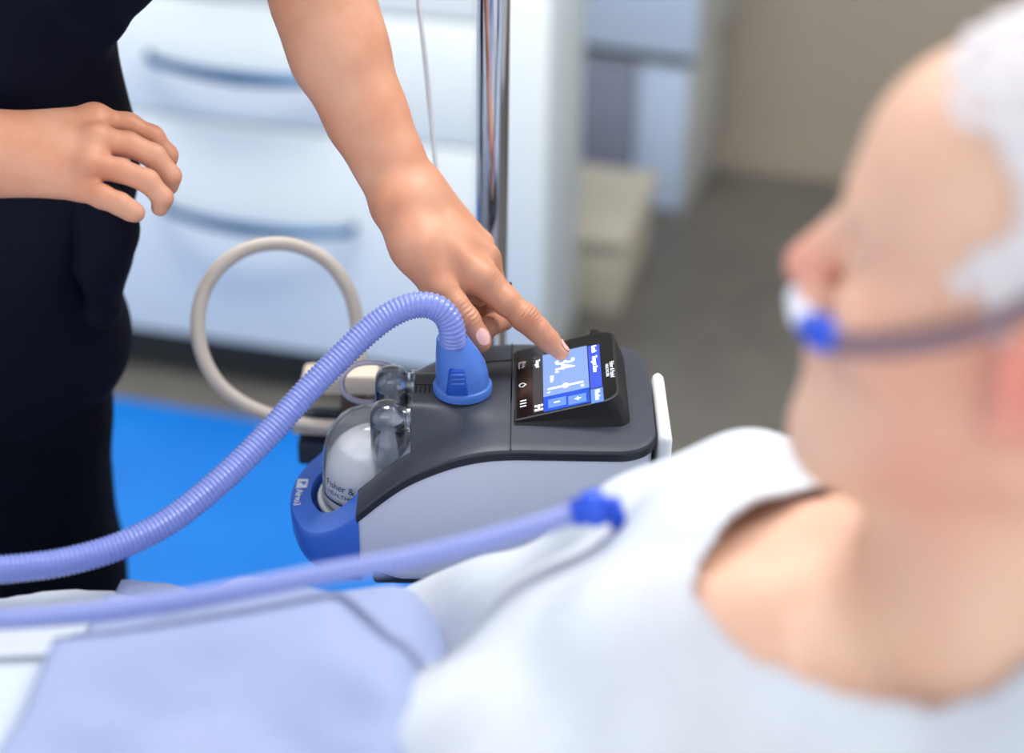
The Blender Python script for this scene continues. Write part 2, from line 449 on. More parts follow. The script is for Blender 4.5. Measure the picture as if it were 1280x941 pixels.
# ================================================================== BED
bed = empty('hospital_bed', (-.35, .62, 0)); tag(bed, 'white framed hospital bed with raised back, under the patient', 'bed')
def bbx(n, x0, x1, y0, y1, z0, z1, m, bev=.01): return box(n, x0+.35, x1+.35, y0-.62, y1-.62, z0, z1, m, bed, bev)
bbx('frame', -1.5, .62, .22, 1.0, .38, .46, 'bed_frame')
for x in (-1.4, .5):
    for y in (.28, .94): bbx('leg', x-.03, x+.03, y-.03, y+.03, .06, .38, 'bed_frame'); bbx('caster', x-.035, x+.035, y-.018, y+.018, 0, .07, 'plinth_dark', .014)
bbx('mattress', -1.5, -.12, .2, 1.0, .46, .66, 'mattress', .03)
bm = bmesh.new(); vs = []
for y in (.2, 1.0):
    for x, z in ((-.16, .46), (.60, .82), (.52, .98), (-.16, .66)): vs.append(bm.verts.new((x+.35, y-.62, z)))
for f in ((0, 1, 2, 3), (7, 6, 5, 4), (0, 4, 5, 1), (1, 5, 6, 2), (2, 6, 7, 3), (3, 7, 4, 0)): bm.faces.new([vs[i] for i in f])
bmesh.ops.bevel(bm, geom=bm.edges[:], offset=.025, segments=3, affect='EDGES')
from_bm('back_section', bm, 'mattress', bed, smooth=True)

# ================================================================== THE HUMIDIFIER
def thin_clear(name, tint, edge, gloss=1.0, body=0.0):
    """clear thin-walled plastic: see-through, Fresnel reflection, milkier where seen edge-on"""
    m = D.materials.new(name); m.use_nodes = True; nt = m.node_tree; nt.nodes.clear()
    out = nt.nodes.new('ShaderNodeOutputMaterial'); tr = nt.nodes.new('ShaderNodeBsdfTransparent'); tr.inputs[0].default_value = rgb(*tint)
    d1 = nt.nodes.new('ShaderNodeBsdfDiffuse'); d1.inputs[0].default_value = rgb(*edge); d2 = nt.nodes.new('ShaderNodeBsdfTranslucent'); d2.inputs[0].default_value = rgb(*edge); df = nt.nodes.new('ShaderNodeMixShader'); df.inputs[0].default_value = .5; nt.links.new(d1.outputs[0], df.inputs[1]); nt.links.new(d2.outputs[0], df.inputs[2])
    gl = nt.nodes.new('ShaderNodeBsdfGlossy'); gl.inputs['Roughness'].default_value = .04
    lw = nt.nodes.new('ShaderNodeLayerWeight'); lw.inputs[0].default_value = .5
    pw = nt.nodes.new('ShaderNodeMath'); pw.operation = 'POWER'; pw.inputs[1].default_value = 3.5
    nt.links.new(lw.outputs['Facing'], pw.inputs[0])
    ml = nt.nodes.new('ShaderNodeMath'); ml.operation = 'MULTIPLY_ADD'; ml.inputs[1].default_value = .5; ml.inputs[2].default_value = body
    nt.links.new(pw.outputs[0], ml.inputs[0])
    m1 = nt.nodes.new('ShaderNodeMixShader'); nt.links.new(ml.outputs[0], m1.inputs[0]); nt.links.new(tr.outputs[0], m1.inputs[1]); nt.links.new(df.outputs[0], m1.inputs[2])
    fr = nt.nodes.new('ShaderNodeFresnel'); fr.inputs[0].default_value = 1.5
    mg = nt.nodes.new('ShaderNodeMath'); mg.operation = 'MULTIPLY'; mg.inputs[1].default_value = gloss; nt.links.new(fr.outputs[0], mg.inputs[0])
    m2 = nt.nodes.new('ShaderNodeMixShader'); nt.links.new(mg.outputs[0], m2.inputs[0]); nt.links.new(m1.outputs[0], m2.inputs[1]); nt.links.new(gl.outputs[0], m2.inputs[2])
    nt.links.new(m2.outputs[0], out.inputs[0]); MATS[name] = m
thin_clear('clear_plastic', (254, 254, 255), (230, 238, 252), 1.0, .04)
mat('clear_port', (246, 250, 255), .015, trans=1, ior=1.22, coat=1)
thin_clear('clear_milky', (255, 255, 255), (238, 244, 255), 1.0, .28)
thin_clear('clear_tube', (225, 226, 244), (226, 222, 240), 1.0, .55)
thin_clear('iv_tube', (244, 246, 250), (236, 239, 245), .6, .6)

O = P(640, 574, 1.27)
DB = np.array([-.03, .0835, -.121])
dev = empty('humidifier', O+DB); tag(dev, 'grey and white respiratory humidifier with lit touch screen and blue front tray', 'medical device')
def dv(p): return np.asarray(p, float)-DB
RU = np.array([-.135, -.120, -.1015, -.0815, -.0619, -.0424, -.0212, 0, .0266, .2])
RW = np.array([-.072, -.0611, -.0428, -.0262, -.0156, -.0073, -.0018, 0, 0, 0])
def rim(u):                                                # height of the rim's lower edge, smoothed
    return float(np.mean(np.interp(u+np.linspace(-.008, .008, 9), RU, RW)))
WT = .012; DV = .167
def sstep(x): x = min(1, max(0, x)); return x*x*(3-2*x)
def edge_v(u):                                             # rounded rear corners
    rc = .03; e = u-(.110-rc)
    return 0.0 if e <= 0 else rc-math.sqrt(max(rc*rc-e*e, 0))
def deck_sec(u, n=26):
    r = rim(u); rt = r+.0085; v0 = edge_v(u); out = []
    half = [(v0+.0012, r), (v0, r+.0016), (v0, r+.0055), (v0+.0012, r+.0078), (v0+.004, rt)]
    mid = []
    for v in np.linspace(v0+.008, DV/2, n):
        d = v-v0
        mid.append((v, rt+.002*min(1, d/.03)+(WT-rt-.002)*sstep((d-.028)/.034)))
    h = half+mid
    full = h+[(DV-v, w) for v, w in h[::-1][1:]]
    return [dv((u, v, w)) for v, w in full]
us = list(np.linspace(-.079, .075, 40))+list(.08+.03*np.sin(np.linspace(0, math.pi/2, 10))*.998)
loft('top_deck', [deck_sec(u) for u in us], 'deck_grey', dev)
for side in (0, 1):                                        # the two arms beside the chamber
    R = []
    for u in np.linspace(-.079, -.120, 12):
        r = rim(u); rt = r+.0085
        sec = [(.0012, r), (0, r+.0016), (0, r+.0055), (.0012, r+.0078), (.004, rt), (.018, rt+.0016), (.031, rt+.002), (.033, rt+.0005), (.033, r-.02), (.02, r-.02)]
        R.append([dv((u, (DV-v) if side else v, w)) for v, w in sec])
    loft('deck_arm', R, 'deck_grey', dev)
for v, nm in ((-.0006, 'rim_band'), (DV+.0006, 'rim_band')):      # dark lip along both long edges
    R = []
    for u in np.linspace(-.1195, .0805, 44):
        r = rim(u); s = 1 if v < 0.05 else -1
        R.append([dv((u, v+s*0, r-.0006)), dv((u, v, r+.0054)), dv((u, v+s*.004, r+.0054)), dv((u, v+s*.004, r-.0006))])
    loft(nm, R, 'rim_dark', dev)
# rear corner lip
R = []
for t in np.linspace(0, 1, 41):
    if t < .3: a = t/.3*math.pi/2; c = (.08, .03); p = (c[0]+.0306*math.sin(a), c[1]-.0306*math.cos(a)); nn = (math.sin(a), -math.cos(a))
    elif t > .7: a = (t-.7)/.3*math.pi/2; c = (.08, DV-.03); p = (c[0]+.0306*math.cos(a), c[1]+.0306*math.sin(a)); nn = (math.cos(a), math.sin(a))
    else: p = (.1106, .03+(t-.3)/.4*(DV-.06)); nn = (1, 0)
    R.append([dv((p[0], p[1], -.0006)), dv((p[0], p[1], .0054)), dv((p[0]-.004*nn[0], p[1]-.004*nn[1], .0054)), dv((p[0]-.004*nn[0], p[1]-.004*nn[1], -.0006))])
loft('rim_band', R, 'rim_dark', dev)
# light grey body below the rim
R = []
for u in list(np.linspace(-.118, .072, 36))+list(.078+.03*np.sin(np.linspace(0, math.pi/2, 9))*.997):
    r = rim(u)+.001; e = edge_v(u+.002)+.002; b = -.121+.010*sstep((-.085-u)/.03)
    s = [(e, r), (e, b+.012), (e+.002, b+.006), (e+.008, b), (DV-e-.008, b), (DV-e-.002, b+.006), (DV-e, b+.012), (DV-e, r), (DV-.05, r-.002), (.05, r-.002)]
    R.append([dv((u, v, w)) for v, w in s])
loft('body', R, 'body_grey', dev)
# white plate on the rear
bm = bbox_bm(.112, .1225, .016, .118, -.119, .012, .006, 3)
from_bm('rear_plate', bm, 'plate_white', dev, smooth=True, off=DB)
bm = bmesh.new(); bbox_bm(-.0792, -.0775, .034, .133, -.10, -.018, .0005, 1, bm); bbox_bm(-.0792, -.0775, .063, .104, -.03, .006, .0005, 1, bm)
from_bm('chamber_wall', bm, 'plate_white', dev, off=DB)
# seams on the deck
def strip(nm, u0, u1, v0, v1, w, m, h=.0003): return from_bm(nm, bbox_bm(u0, u1, v0, v1, w-.001, w+h), m, dev, off=DB)
strip('seam', -.0018, -.0008, .064, .103, WT, 'seam'); strip('seam', -.0018, -.0008, .1, .1645-.06, WT, 'seam')
R = []
for v in np.linspace(.001, DV-.001, 60):
    d = min(v, DV-v); w = .0085+.002*min(1, d/.03)+(WT-.0105)*sstep((d-.028)/.034)+.0003
    R.append([dv((-.0018, v, w)), dv((-.0008, v, w)), dv((-.0008, v, w-.002)), dv((-.0018, v, w-.002))])
loft('seam', R, 'seam', dev)
R = []
for u in np.linspace(-.0785, -.0012, 30):
    q = []
    for v in (.1330, .1338):
        d = DV-v; rt = rim(u)+.0085; q.append((v, rt+.002*min(1, d/.03)+(WT-rt-.002)*sstep((d-.028)/.034)))
    R.append([dv((u, q[0][0], q[0][1]+.0006)), dv((u, q[1][0], q[1][1]+.0006)), dv((u, q[1][0], q[1][1]-.002)), dv((u, q[0][0], q[0][1]-.002))])
loft('seam', R, 'seam', dev)
strip('seam', -.079, -.062, .0885, .0892, WT, 'seam')
for i in range(4): strip('vent_ridge', -.0775+i*.0036, -.0765+i*.0036, .0765, .0855, WT, 'seam', .0005)
lathe('port_cap', [(0, .012), (.004, .012), (.0055, .010), (.0055, -.004)], dv((.067, .160, .012)), 'black_gloss', dev, 20)

# ---- touch screen wedge
ex = nrm((.0765, 0, .021)); en = np.array([-ex[2], 0, ex[0]])
def SP(a, v, h=0.0): return np.array([.0015, 0, .0135])+ex*a+np.array([0, v, 0])+en*h
def srect(a0, a1, v0, v1, rr, n=6):
    o = []
    for (ca_, cv_, s0, rad) in ((a1-rr[0], v0+rr[0], -90, rr[0]), (a1-rr[1], v1-rr[1], 0, rr[1]), (a0+rr[2], v1-rr[2], 90, rr[2]), (a0+rr[3], v0+rr[3], 180, rr[3])):
        for t in np.linspace(0, 90, n):
            an = math.radians(s0+t); o.append((ca_+rad*math.cos(an), cv_+rad*math.sin(an)))
    return o
top = srect(0, .083, .034, .1445, (.012, .012, .001, .001)); ins = srect(.001, .0815, .0355, .143, (.0115, .0115, .001, .001))
low = srect(-.0005, .0895, .032, .1465, (.011, .011, .001, .001))
rings = [[dv((.0015+a, v, .0108)) for a, v in low],
         [dv(SP(a, v, 0)*(1, 1, 0)+np.array([(.0015+b-SP(a, v)[0])*.75, 0, .0108+(SP(a, v)[2]-.0108)*.35])) for (a, v), (b, _) in zip(top, low)],
         [dv(SP(a, v, -.002)) for a, v in top], [dv(SP(a, v, -.0004)) for a, v in top], [dv(SP(a, v, 0)) for a, v in ins]]
sh = loft('screen_housing', rings, 'black_matte', dev)
gl = srect(.0015, .081, .036, .1425, (.011, .011, .001, .001))
loft('screen_glass', [[dv(SP(a, v, -.0002)) for a, v in gl], [dv(SP(a, v, .0004)) for a, v in gl]], 'black_gloss', sh)
def spanel(nm, a0, a1, v0, v1, m, h=.0006):
    q = [(a0, v0), (a1, v0), (a1, v1), (a0, v1)]
    return loft(nm, [[dv(SP(a, v, 0)) for a, v in q], [dv(SP(a, v, h)) for a, v in q]], m, sh, smooth=False)
spanel('screen_pane', .0150, .0228, .038, .1265, 'scr_grey')
spanel('screen_pane', .0232, .0600, .0588, .1253, 'scr_light')
spanel('screen_pane', .0232, .0600, .0362, .0582, 'scr_blue')
spanel('screen_pane', .0608, .0702, .1095, .1235, 'scr_violet')
spanel('screen_pane', .0608, .0702, .0560, .1090, 'scr_violet')
spanel('screen_pane', .0608, .0706, .0340, .0545, 'scr_sky')
spanel('screen_button', .0270, .0412, .0402, .0528, 'scr_sky', .0008)
spanel('screen_button', .0430, .0572, .0385, .0512, 'scr_sky', .0008)
MB_ = Matrix(((0, ex[0], en[0], 0), (-1, 0, 0, 0), (0, ex[2], en[2], 0), (0, 0, 0, 1)))  # text x -> towards viewer, text y -> up the slope
def stext(body, size, a, v, m='scr_white', sx=1, h=.0009, al='CENTER'):
    mt = MB_.copy(); mt.translation = Vector(dv(SP(a, v, h))); return text('screen_text', body, size, m, sh, mt, align=al, sx=sx)
stext('34.', .023, .0405, .101, sx=.72); stext('L/min', .0042, .0305, .0835)
spanel('screen_slider', .0405-.0135, .0405+.0150, .0680, .0700, 'scr_white', .0009)
_c = [(.0412+.0026*math.cos(t), .069+.0034*math.sin(t)) for t in np.linspace(0, 6.283, 16, endpoint=False)]
loft('screen_slider', [[dv(SP(a, v, 0)) for a, v in _c], [dv(SP(a, v, .0011)) for a, v in _c]], 'scr_white', sh)
stext('2', .0036, .0275, .0635); stext('70', .0036, .0545, .0635)
stext('+', .0100, .0500, .0450, h=.001); spanel('screen_mark', .0318, .0364, .0460, .0472, 'scr_white', .001)
stext('Lock', .0056, .0657, .1165); stext('Target flow', .0056, .0657, .0925); stext('Modes', .0056, .0660, .0443)
stext('Target', .0048, .0190, .1130)
stext('Fisher & Paykel', .0052, .0790, .0785, 'print_white', sx=.78, h=.0007); stext('HEALTHCARE', .0034, .0750, .0785, 'print_white', sx=.95, h=.0007)
def sline(pts, r=.0004, m='print_white'):
    q = [dv(SP(a, v, .0006)) for a, v in pts]; v, f = sweep(q, r, 6); mob('screen_icon', v, f, m, sh)
sline([(.0090, .121), (.0035, .121), (.0035, .112)]); sline([(.0085, .119), (.0060, .1165), (.0080, .1145), (.0055, .112)])
sline([(.0092, .0845), (.0065, .0875), (.0045, .0868), (.0035, .0845), (.0045, .0822), (.0065, .0815), (.0092, .0845)])
for i in range(3): spanel('screen_icon', .0045, .0095, .0595-i*.0042, .0609-i*.0042, 'print_white')
for i in range(3):
    for j in range(3):
        if (i+j) % 2 == 0 or i == 1: spanel('screen_icon', .0162+i*.0024, .0180+i*.0024, .0400+j*.0030, .0422+j*.0030, 'scr_white', .0009)

# ---- blue front tray
UC, VC = -.118, DV/2
def tray_ring(t):
    c, s = math.cos(t), math.sin(t); k = abs(t)/(math.pi/2)
    a, b = .0640, .0835
    ro = -.0885+.035*max(0, (k-.42)/.58)**1.6 if k > .42 else -.0885
    ri = ro+.0025
    ou = lambda sc, w: dv((UC-a*sc*c-(.002 if False else 0), VC+b*sc*s, w))
    # inner hole
    inn = lambda w, sc=1: dv((UC-.0475*sc*c, VC+.0505*sc*s, w))
    return [ou(.90, -.1215), ou(.955, -.1185), ou(.985, -.1105), ou(1.0, ro-.007), ou(.995, ro-.002), ou(.98, ro), inn(ri), inn(ri-.0012, .985), inn(-.094, .965), inn(-.100, .96), inn(-.1215, .5)]
ring = [tray_ring(t) for t in np.radians(np.linspace(-90, 90, 49))]
tray = loft('chamber_tray', ring, 'tray_blue', dev)
# far and near cheek that close the tray against the arms
def ttext(body, size, u, v, w, m='print_white', sx=1):
    mt = Matrix(((0, 1, 0, 0), (-1, 0, 0, 0), (0, 0, 1, 0), (0, 0, 0, 1))); mt = Matrix.Rotation(math.radians(-8), 4, 'Y') @ mt
    mt.translation = Vector(dv((u, v, w))); return text('lettering', body, size, m, tray, mt, ext=.0003, sx=sx)
ttext('Airvo3', .0085, -.1745, .072, -.0868)
from_bm('logo', bbox_bm(-.1780, -.1690, .0865, .0985, -.0895, -.0862), 'print_white', tray, off=DB)
ttext('P', .0085, -.1737, .0925, -.0860, 'tray_blue')

# ---- clear water chamber with two ports
ch = lathe('water_chamber', [(.0432, -.0885), (.0430, -.058), (.0415, -.045), (.0375, -.031), (.0300, -.0205), (.0200, -.0150), (.0100, -.0130), (0, -.0125)], dv((UC+.006, VC, 0)), 'clear_plastic', dev, 56)
lathe('flange', [(.0470, -.0935), (.0478, -.0925), (.0478, -.0895), (.0470, -.0885), (.0405, -.0882), (.0405, -.0935)], dv((UC+.006, VC, 0)), 'flange', ch, 56, closed=True)
lathe('flange_ring', [(.0440, -.0885), (.0446, -.0875), (.0440, -.0860), (.0432, -.0860), (.0432, -.0885)], dv((UC+.006, VC, 0)), 'clear_plastic', ch, 56, closed=True)
lathe('base_plate', [(.0478, -.0935), (.0478, -.0965), (0, -.0965)], dv((UC+.006, VC, 0)), 'steel', ch, 48)
lathe('float', [(.0405, -.0880), (.0405, -.066), (.0388, -.054), (.0330, -.043), (.0230, -.0345), (.0120, -.0310), (0, -.030)], dv((UC+.006, VC, 0)), 'water_white', ch, 48)
for pv, pt in ((.060, .0125), (.110, .0150)):
    pu = -.0985; r = .0140
    lathe('port', [(r*1.35, -.052), (r*1.08, -.046), (r, -.040), (r, pt-.013), (r*.93, pt-.007), (r*.75, pt-.0028), (r*.45, pt-.0006), (0, pt), (0, pt-.0022), (r*.40, pt-.0028), (r*.65, pt-.0050), (r*.80, pt-.0085), (r*.86, pt-.014), (r*.86, -.040), (r*.94, -.046), (r*1.2, -.052)], dv((pu, pv, 0)), 'clear_port', ch, 36)
    lathe('port_sleeve', [(r*.70, -.046), (r*.70, pt-.017), (r*.76, pt-.0155), (r*.76, pt-.0185), (r*.70, pt-.020)], dv((pu, pv, 0)), 'clear_milky', ch, 30)
    lathe('port_arm', [(.0098, .004), (.0098, .019), (.0082, .019), (.0082, .004)], dv((pu, pv, pt-.0155)), 'clear_port', ch, 28, axis='x')
    lathe('port_collar', [(.0098, 0), (.0120, .0006), (.0120, .0036), (.0098, .0042)], dv((pu+.0150, pv, pt-.0155)), 'clear_port', ch, 28, axis='x')
# printing wrapped round the chamber
def wrap_text(body, size, ang0, w, m, sx=1):
    o = text('lettering', body, size, m, ch, Matrix.Identity(4), ext=.0001, align='LEFT', sx=sx)
    for v in o.data.vertices:
        a = ang0+v.co.x/.0436; rr = .0436+v.co.z
        v.co = Vector(dv((UC+.006+rr*math.cos(a), VC+rr*math.sin(a), w+v.co.y)))
wrap_text('Fisher & Paykel', .0090, math.radians(213), -.0615, 'print_navy')
wrap_text('HEALTHCARE', .0053, math.radians(215), -.0695, 'print_navy', 1.2)
R = []
for a in np.radians(np.linspace(203, 292, 40)):
    c_, s_ = math.cos(a), math.sin(a)
    R.append([dv((UC+.006+rr*c_, VC+rr*s_, w)) for rr, w in ((.0434, -.0785), (.0438, -.0785), (.0438, -.0765), (.0434, -.0765))])
loft('level_line', R, 'print_navy', ch)

# ================================================================== HOSES
bt = empty('breathing_tube', O+np.array([-.040, .080, WT])); bo = np.array(bt.location)
tag(bt, 'lavender-blue corrugated breathing tube with blue bell connector plugged into the humidifier', 'hose')
hp = [(566, 428, 1.300), (565, 412, 1.293), (559, 396, 1.288), (545, 384, 1.284), (522, 381, 1.281), (494, 390, 1.279), (462, 412, 1.277), (420, 452, 1.272), (380, 493, 1.266), (332, 546, 1.256), (280, 597, 1.243), (215, 649, 1.227), (150, 682, 1.212), (80, 702, 1.197), (10, 711, 1.185), (-80, 718, 1.17), (-220, 728, 1.14)]
corrugated('hose', [P(*p) for p in hp], .0107, 'hose_lav', bt, off=bo)
# bell connector
R = []
for k, (w, r, sx) in enumerate(((0, .0215, 0), (.001, .0232, 0), (.006, .0236, 0), (.0078, .0228, 0), (.0085, .0212, 0), (.016, .0208, -.0004), (.026, .0196, -.0016), (.036, .0168, -.0042), (.043, .0142, -.0064), (.0475, .0126, -.0078), (.0485, .0118, -.0082), (.0470, .0106, -.0082))):
    R.append([(sx+r*math.cos(a), r*math.sin(a), w) for a in np.linspace(0, 6.2832, 44, endpoint=False)])
cn = loft('connector', R, 'conn_blue', bt)
R = []
for w, hw, vv in ((.0085, .0095, -.0212), (.012, .0088, -.0222), (.020, .0076, -.0216), (.029, .0064, -.0200), (.0305, .0058, -.0180)):
    sx = -.003-.02*w
    R.append([(sx-hw, vv+.003, w), (sx-hw*.8, vv, w), (sx+hw*.8, vv, w), (sx+hw, vv+.003, w), (sx+hw, vv+.009, w), (sx-hw, vv+.009, w)])
loft('grip_panel', R, 'conn_panel', cn)
for i in range(3):
    w = .0195+i*.0036
    v, f = sweep([(-.0082-.0*i, -.0222+i*.0007, w), (.0020, -.0222+i*.0007, w)], .0009, 8); mob('grip_ridge', v, f, 'conn_blue', cn)

ct = empty('cannula_tube', P(735, 636, .97)); tag(ct, 'thin lavender corrugated tube with blue end fitting lying across the patient\'s blanket', 'hose')
hp2 = [(728, 638, .968), (690, 651, .968), (600, 677, .968), (500, 700, .972), (400, 718, .978), (300, 737, .985), (200, 754, .992), (100, 767, .998), (0, 774, 1.002), (-150, 776, 1.0), (-330, 770, .99)]
corrugated('hose', [P(*p) for p in hp2], .0068, 'tube_lav', ct, pitch=.0042, n=14, off=np.array(ct.location))
a, b = P(757, 631, .966), P(716, 642, .968); dd = (b-a)
prof = [(0, .0095), (.12, .0110), (.55, .0110), (.62, .0088), (1, .0080)]
v, f = sweep([a+dd*t for t, _ in prof], np.array([r for _, r in prof]), 20); mob('end_fitting', v, f, 'cann_blue', ct, off=np.array(ct.location))
v, f = sweep([a-dd*.5+np.array([0,0,-.02]), a-dd*.2, a+dd*.05], .0055, 12); mob('swivel_stub', v, f, 'cann_blue', ct, off=np.array(ct.location))

# feed tube ring behind the chamber
ft = empty('feed_tube', P(455, 505, 1.40)); fo = np.array(ft.location)
tag(ft, 'thin clear water feed tube looped behind the clear water chamber', 'tube')
fp = [(518, 492, 1.385), (509, 475, 1.39), (492, 459, 1.395), (468, 453, 1.40), (444, 456, 1.40), (430, 468, 1.40), (427, 482, 1.40), (434, 495, 1.40), (450, 502, 1.40), (470, 503, 1.39)]
tube('loop', [P(*p) for p in fp], .0024, 'clear_tube', ft, 12, .003, off=fo)

# ================================================================== POLE, RAIL, GREY HOSE
PX, PY = -.0205, 1.375
iv = empty('iv_pole', (PX, PY, 0)); tag(iv, 'polished chrome pole on a wheeled base behind the humidifier', 'pole stand')
lathe('pole', [(0, .08), (.0143, .08), (.0143, 1.9), (0, 1.9)], (0, 0, 0), 'chrome', iv, 40)
lathe('base_hub', [(.0, .06), (.04, .06), (.045, .075), (.03, .11), (.0145, .12)], (0, 0, 0), 'steel', iv, 30)
for k in range(5):
    a = 2*math.pi*k/5+.3; c, s = math.cos(a), math.sin(a)
    v, f = sweep([(c*.03, s*.03, .085), (c*.27, s*.27, .07)], np.array([.014, .011]), 12); lg = mob('base_leg', v, f, 'steel', iv)
    cz = from_bm('caster', bbox_bm(-.025, .025, -.010, .010, 0, .05, .009, 2), 'plinth_dark', lg, smooth=True); cz.location = (c*.26, s*.26, 0); cz.rotation_euler = (0, 0, a)
zb = O[2]-.121
from_bm('mount_plate', bbox_bm(-.11-PX, .09-PX, O[1]+.02-PY, O[1]+.15-PY, zb-.014, zb, .004), 'bracket_dark', iv, smooth=True)
from_bm('mount_arm', bbox_bm(-.02, .02, O[1]+.10-PY, -.005, zb-.034, zb-.014, .003), 'bracket_dark', iv, smooth=True)
lathe('clamp', [(.0146, -.03), (.024, -.03), (.026, -.027), (.026, .027), (.024, .03), (.0146, .03)], (0, 0, zb-.02), 'black_matte', iv, 28)
# side rail with gas fittings
RZ = P(430, 520, 1.55)
rail = empty('equipment_rail', RZ); tag(rail, 'dark equipment rail bracket with beige gas fittings clamped to the chrome pole', 'bracket')
def rb(nm, x0, x1, y0, y1, z0, z1, m, bev=.003, par=None): return from_bm(nm, bbox_bm(x0, x1, y0, y1, z0, z1, bev), m, par or rail, smooth=True)
rb('rail_bar', -.045, float(PX-RZ[0])+.018, -.006, .008, -.018, .006, 'bracket_dark')
rb('rail_foot', -.042, .03, -.02, .02, -.042, -.018, 'bracket_dark')
rb('fitting', -.020, .034, -.016, .016, .030, .052, 'beige', .006)
rb('fitting', -.036, -.020, -.014, .014, .026, .050, 'beige', .005)
rb('valve', -.002, .022, -.012, .012, .004, .030, 'bronze', .004)
v, f = sweep([(-.045, -.012, -.004), (.0, -.012, -.006)], np.array([.0075, .0075]), 14); mob('ferrule', v, f, 'beige', rail)
gh = empty('grey_hose', P(448, 470, 1.54)); go = np.array(gh.location)
tag(gh, 'thick grey gas hose bent in a large loop in front of the drawer chest', 'hose')
gp = [(448, 468, 1.545), (449, 440, 1.545), (446, 402, 1.54), (436, 364, 1.535), (413, 330, 1.53), (380, 310, 1.525), (345, 304, 1.52), (308, 311, 1.515), (275, 333, 1.51), (254, 366, 1.51), (247, 405, 1.51), (253, 443, 1.512), (272, 478, 1.515), (302, 503, 1.52), (340, 520, 1.525), (385, 531, 1.53), (440, 534, 1.535)]
tube('hose', [P(*p) for p in gp], .0066, 'hose_grey', gh, 16, .006, off=go)
v, f = sweep([P(448.5, 452, 1.545), P(447.5, 478, 1.545)], .0078, 16); mob('hose_end', v, f, 'bronze', gh, off=go)
il = empty('infusion_line', P(560, 300, 1.46)); io = np.array(il.location)
tag(il, 'thin clear infusion line hanging beside the chrome pole', 'tube')
tube('line', [P(*p) for p in ((515, -90, 1.40), (523, 0, 1.42), (531, 70, 1.43), (538, 140, 1.44), (545, 205, 1.45), (553, 258, 1.455), (563, 320, 1.46), (572, 380, 1.46), (580, 440, 1.45))],   .0021, 'iv_line', il, 10, .01, off=io)

# ================================================================== THE NURSE
nur = empty('person', (-.47, 1.32, 0)); no = np.array(nur.location)
tag(nur, 'standing nurse in navy scrubs pressing the touch screen with one finger', 'person')
def PP(l): return [P(*q) for q in l]
def finger(B, l, rs, k=.004): B.chain(PP(l), [r*.001 for r in rs], k)
vdir = cf
# pointing left arm and hand
A = Body()
A.chain(PP([(360, -150, 1.33), (392, -62, 1.33), (404, 2, 1.335), (425, 68, 1.338), (459, 147, 1.342), (489, 208, 1.343), (503, 240, 1.342)]), [.040, .0385, .0365, .0352, .0288, .0238, .0228], .02, (vdir, .86))
A.ball(P(537, 240, 1.345), .008, .018)
mc = dict(i=(602, 349, 1.341), m=(608, 324, 1.362), r=(600, 305, 1.380), p=(588, 294, 1.396))
for k, w0 in (('i', (508, 250, 1.338)), ('m', (516, 244, 1.346)), ('r', (520, 240, 1.354)), ('p', (522, 240, 1.360))):
    A.chain(PP([w0, mc[k]]), [.0175, {'i': .0118, 'm': .0115, 'r': .011, 'p': .0105}[k]], .016)
A.cone(P(560, 315, 1.352), P(585, 335, 1.36), .016, .013, .02)
finger(A, [mc['i'], (617, 362, 1.342), (632, 376, 1.342), (656, 397, 1.345), (671, 411, 1.348), (684, 424, 1.3515), (701, 440, 1.3535)], [11.8, 11.3, 10.7, 9.7, 9.2, 8.3, 6.8], .006)
A.ball(P(655, 396, 1.3440), .0085, .008); A.ball(P(603, 344, 1.335), .0095, .012)
finger(A, [mc['m'], (628, 398, 1.378), (606, 411, 1.358), (592, 402, 1.350)], [11.2, 9.6, 8.6, 7.2])
finger(A, [mc['r'], (619, 384, 1.400), (600, 398, 1.380), (588, 390, 1.372)], [10.6, 9.0, 8.2, 7.0])
finger(A, [mc['p'], (606, 360, 1.412), (592, 374, 1.398), (584, 366, 1.390)], [9.6, 7.8, 7.0, 6.2])
A.chain(PP([(500, 262, 1.333), (520, 308, 1.328), (548, 362, 1.327)]), [.0200, .0175, .0128], .018)   # thenar
finger(A, [(548, 362, 1.327), (568, 382, 1.328), (583, 399, 1.330), (597, 422, 1.336), (601, 428, 1.337)], [12.0, 10.6, 9.8, 9.0, 8.0], .006)
A.cone(P(535, 320, 1.335), P(578, 352, 1.345), .012, .008, .012)                                         # first web
for a_, b_, r_ in (((545, 290, 1.327), (600, 343, 1.331), .0042), ((560, 280, 1.338), (612, 314, 1.350), .0040)): A.cone(P(*a_), P(*b_), r_, r_, .012)
V1, Q1 = A.mesh(.0010)
WR = []
def wrinkle(c, ax, R, amp, wl): WR.append((P(*c), nrm(ax), R, amp, wl))
_ix = P(684, 424, 1.3515)-P(630, 375, 1.342); _tx = P(597, 422, 1.336)-P(568, 382, 1.328)
wrinkle((660, 395, 1.336), _ix, .0085, .00075, .0030); wrinkle((657, 402, 1.334), _ix, .006, .0004, .0034)
wrinkle((688, 421, 1.343), _ix, .0048, .0004, .0026)
wrinkle((582, 396, 1.320), _tx, .0085, .0008, .0038); wrinkle((612, 352, 1.330), _ix, .008, .0003, .0032)
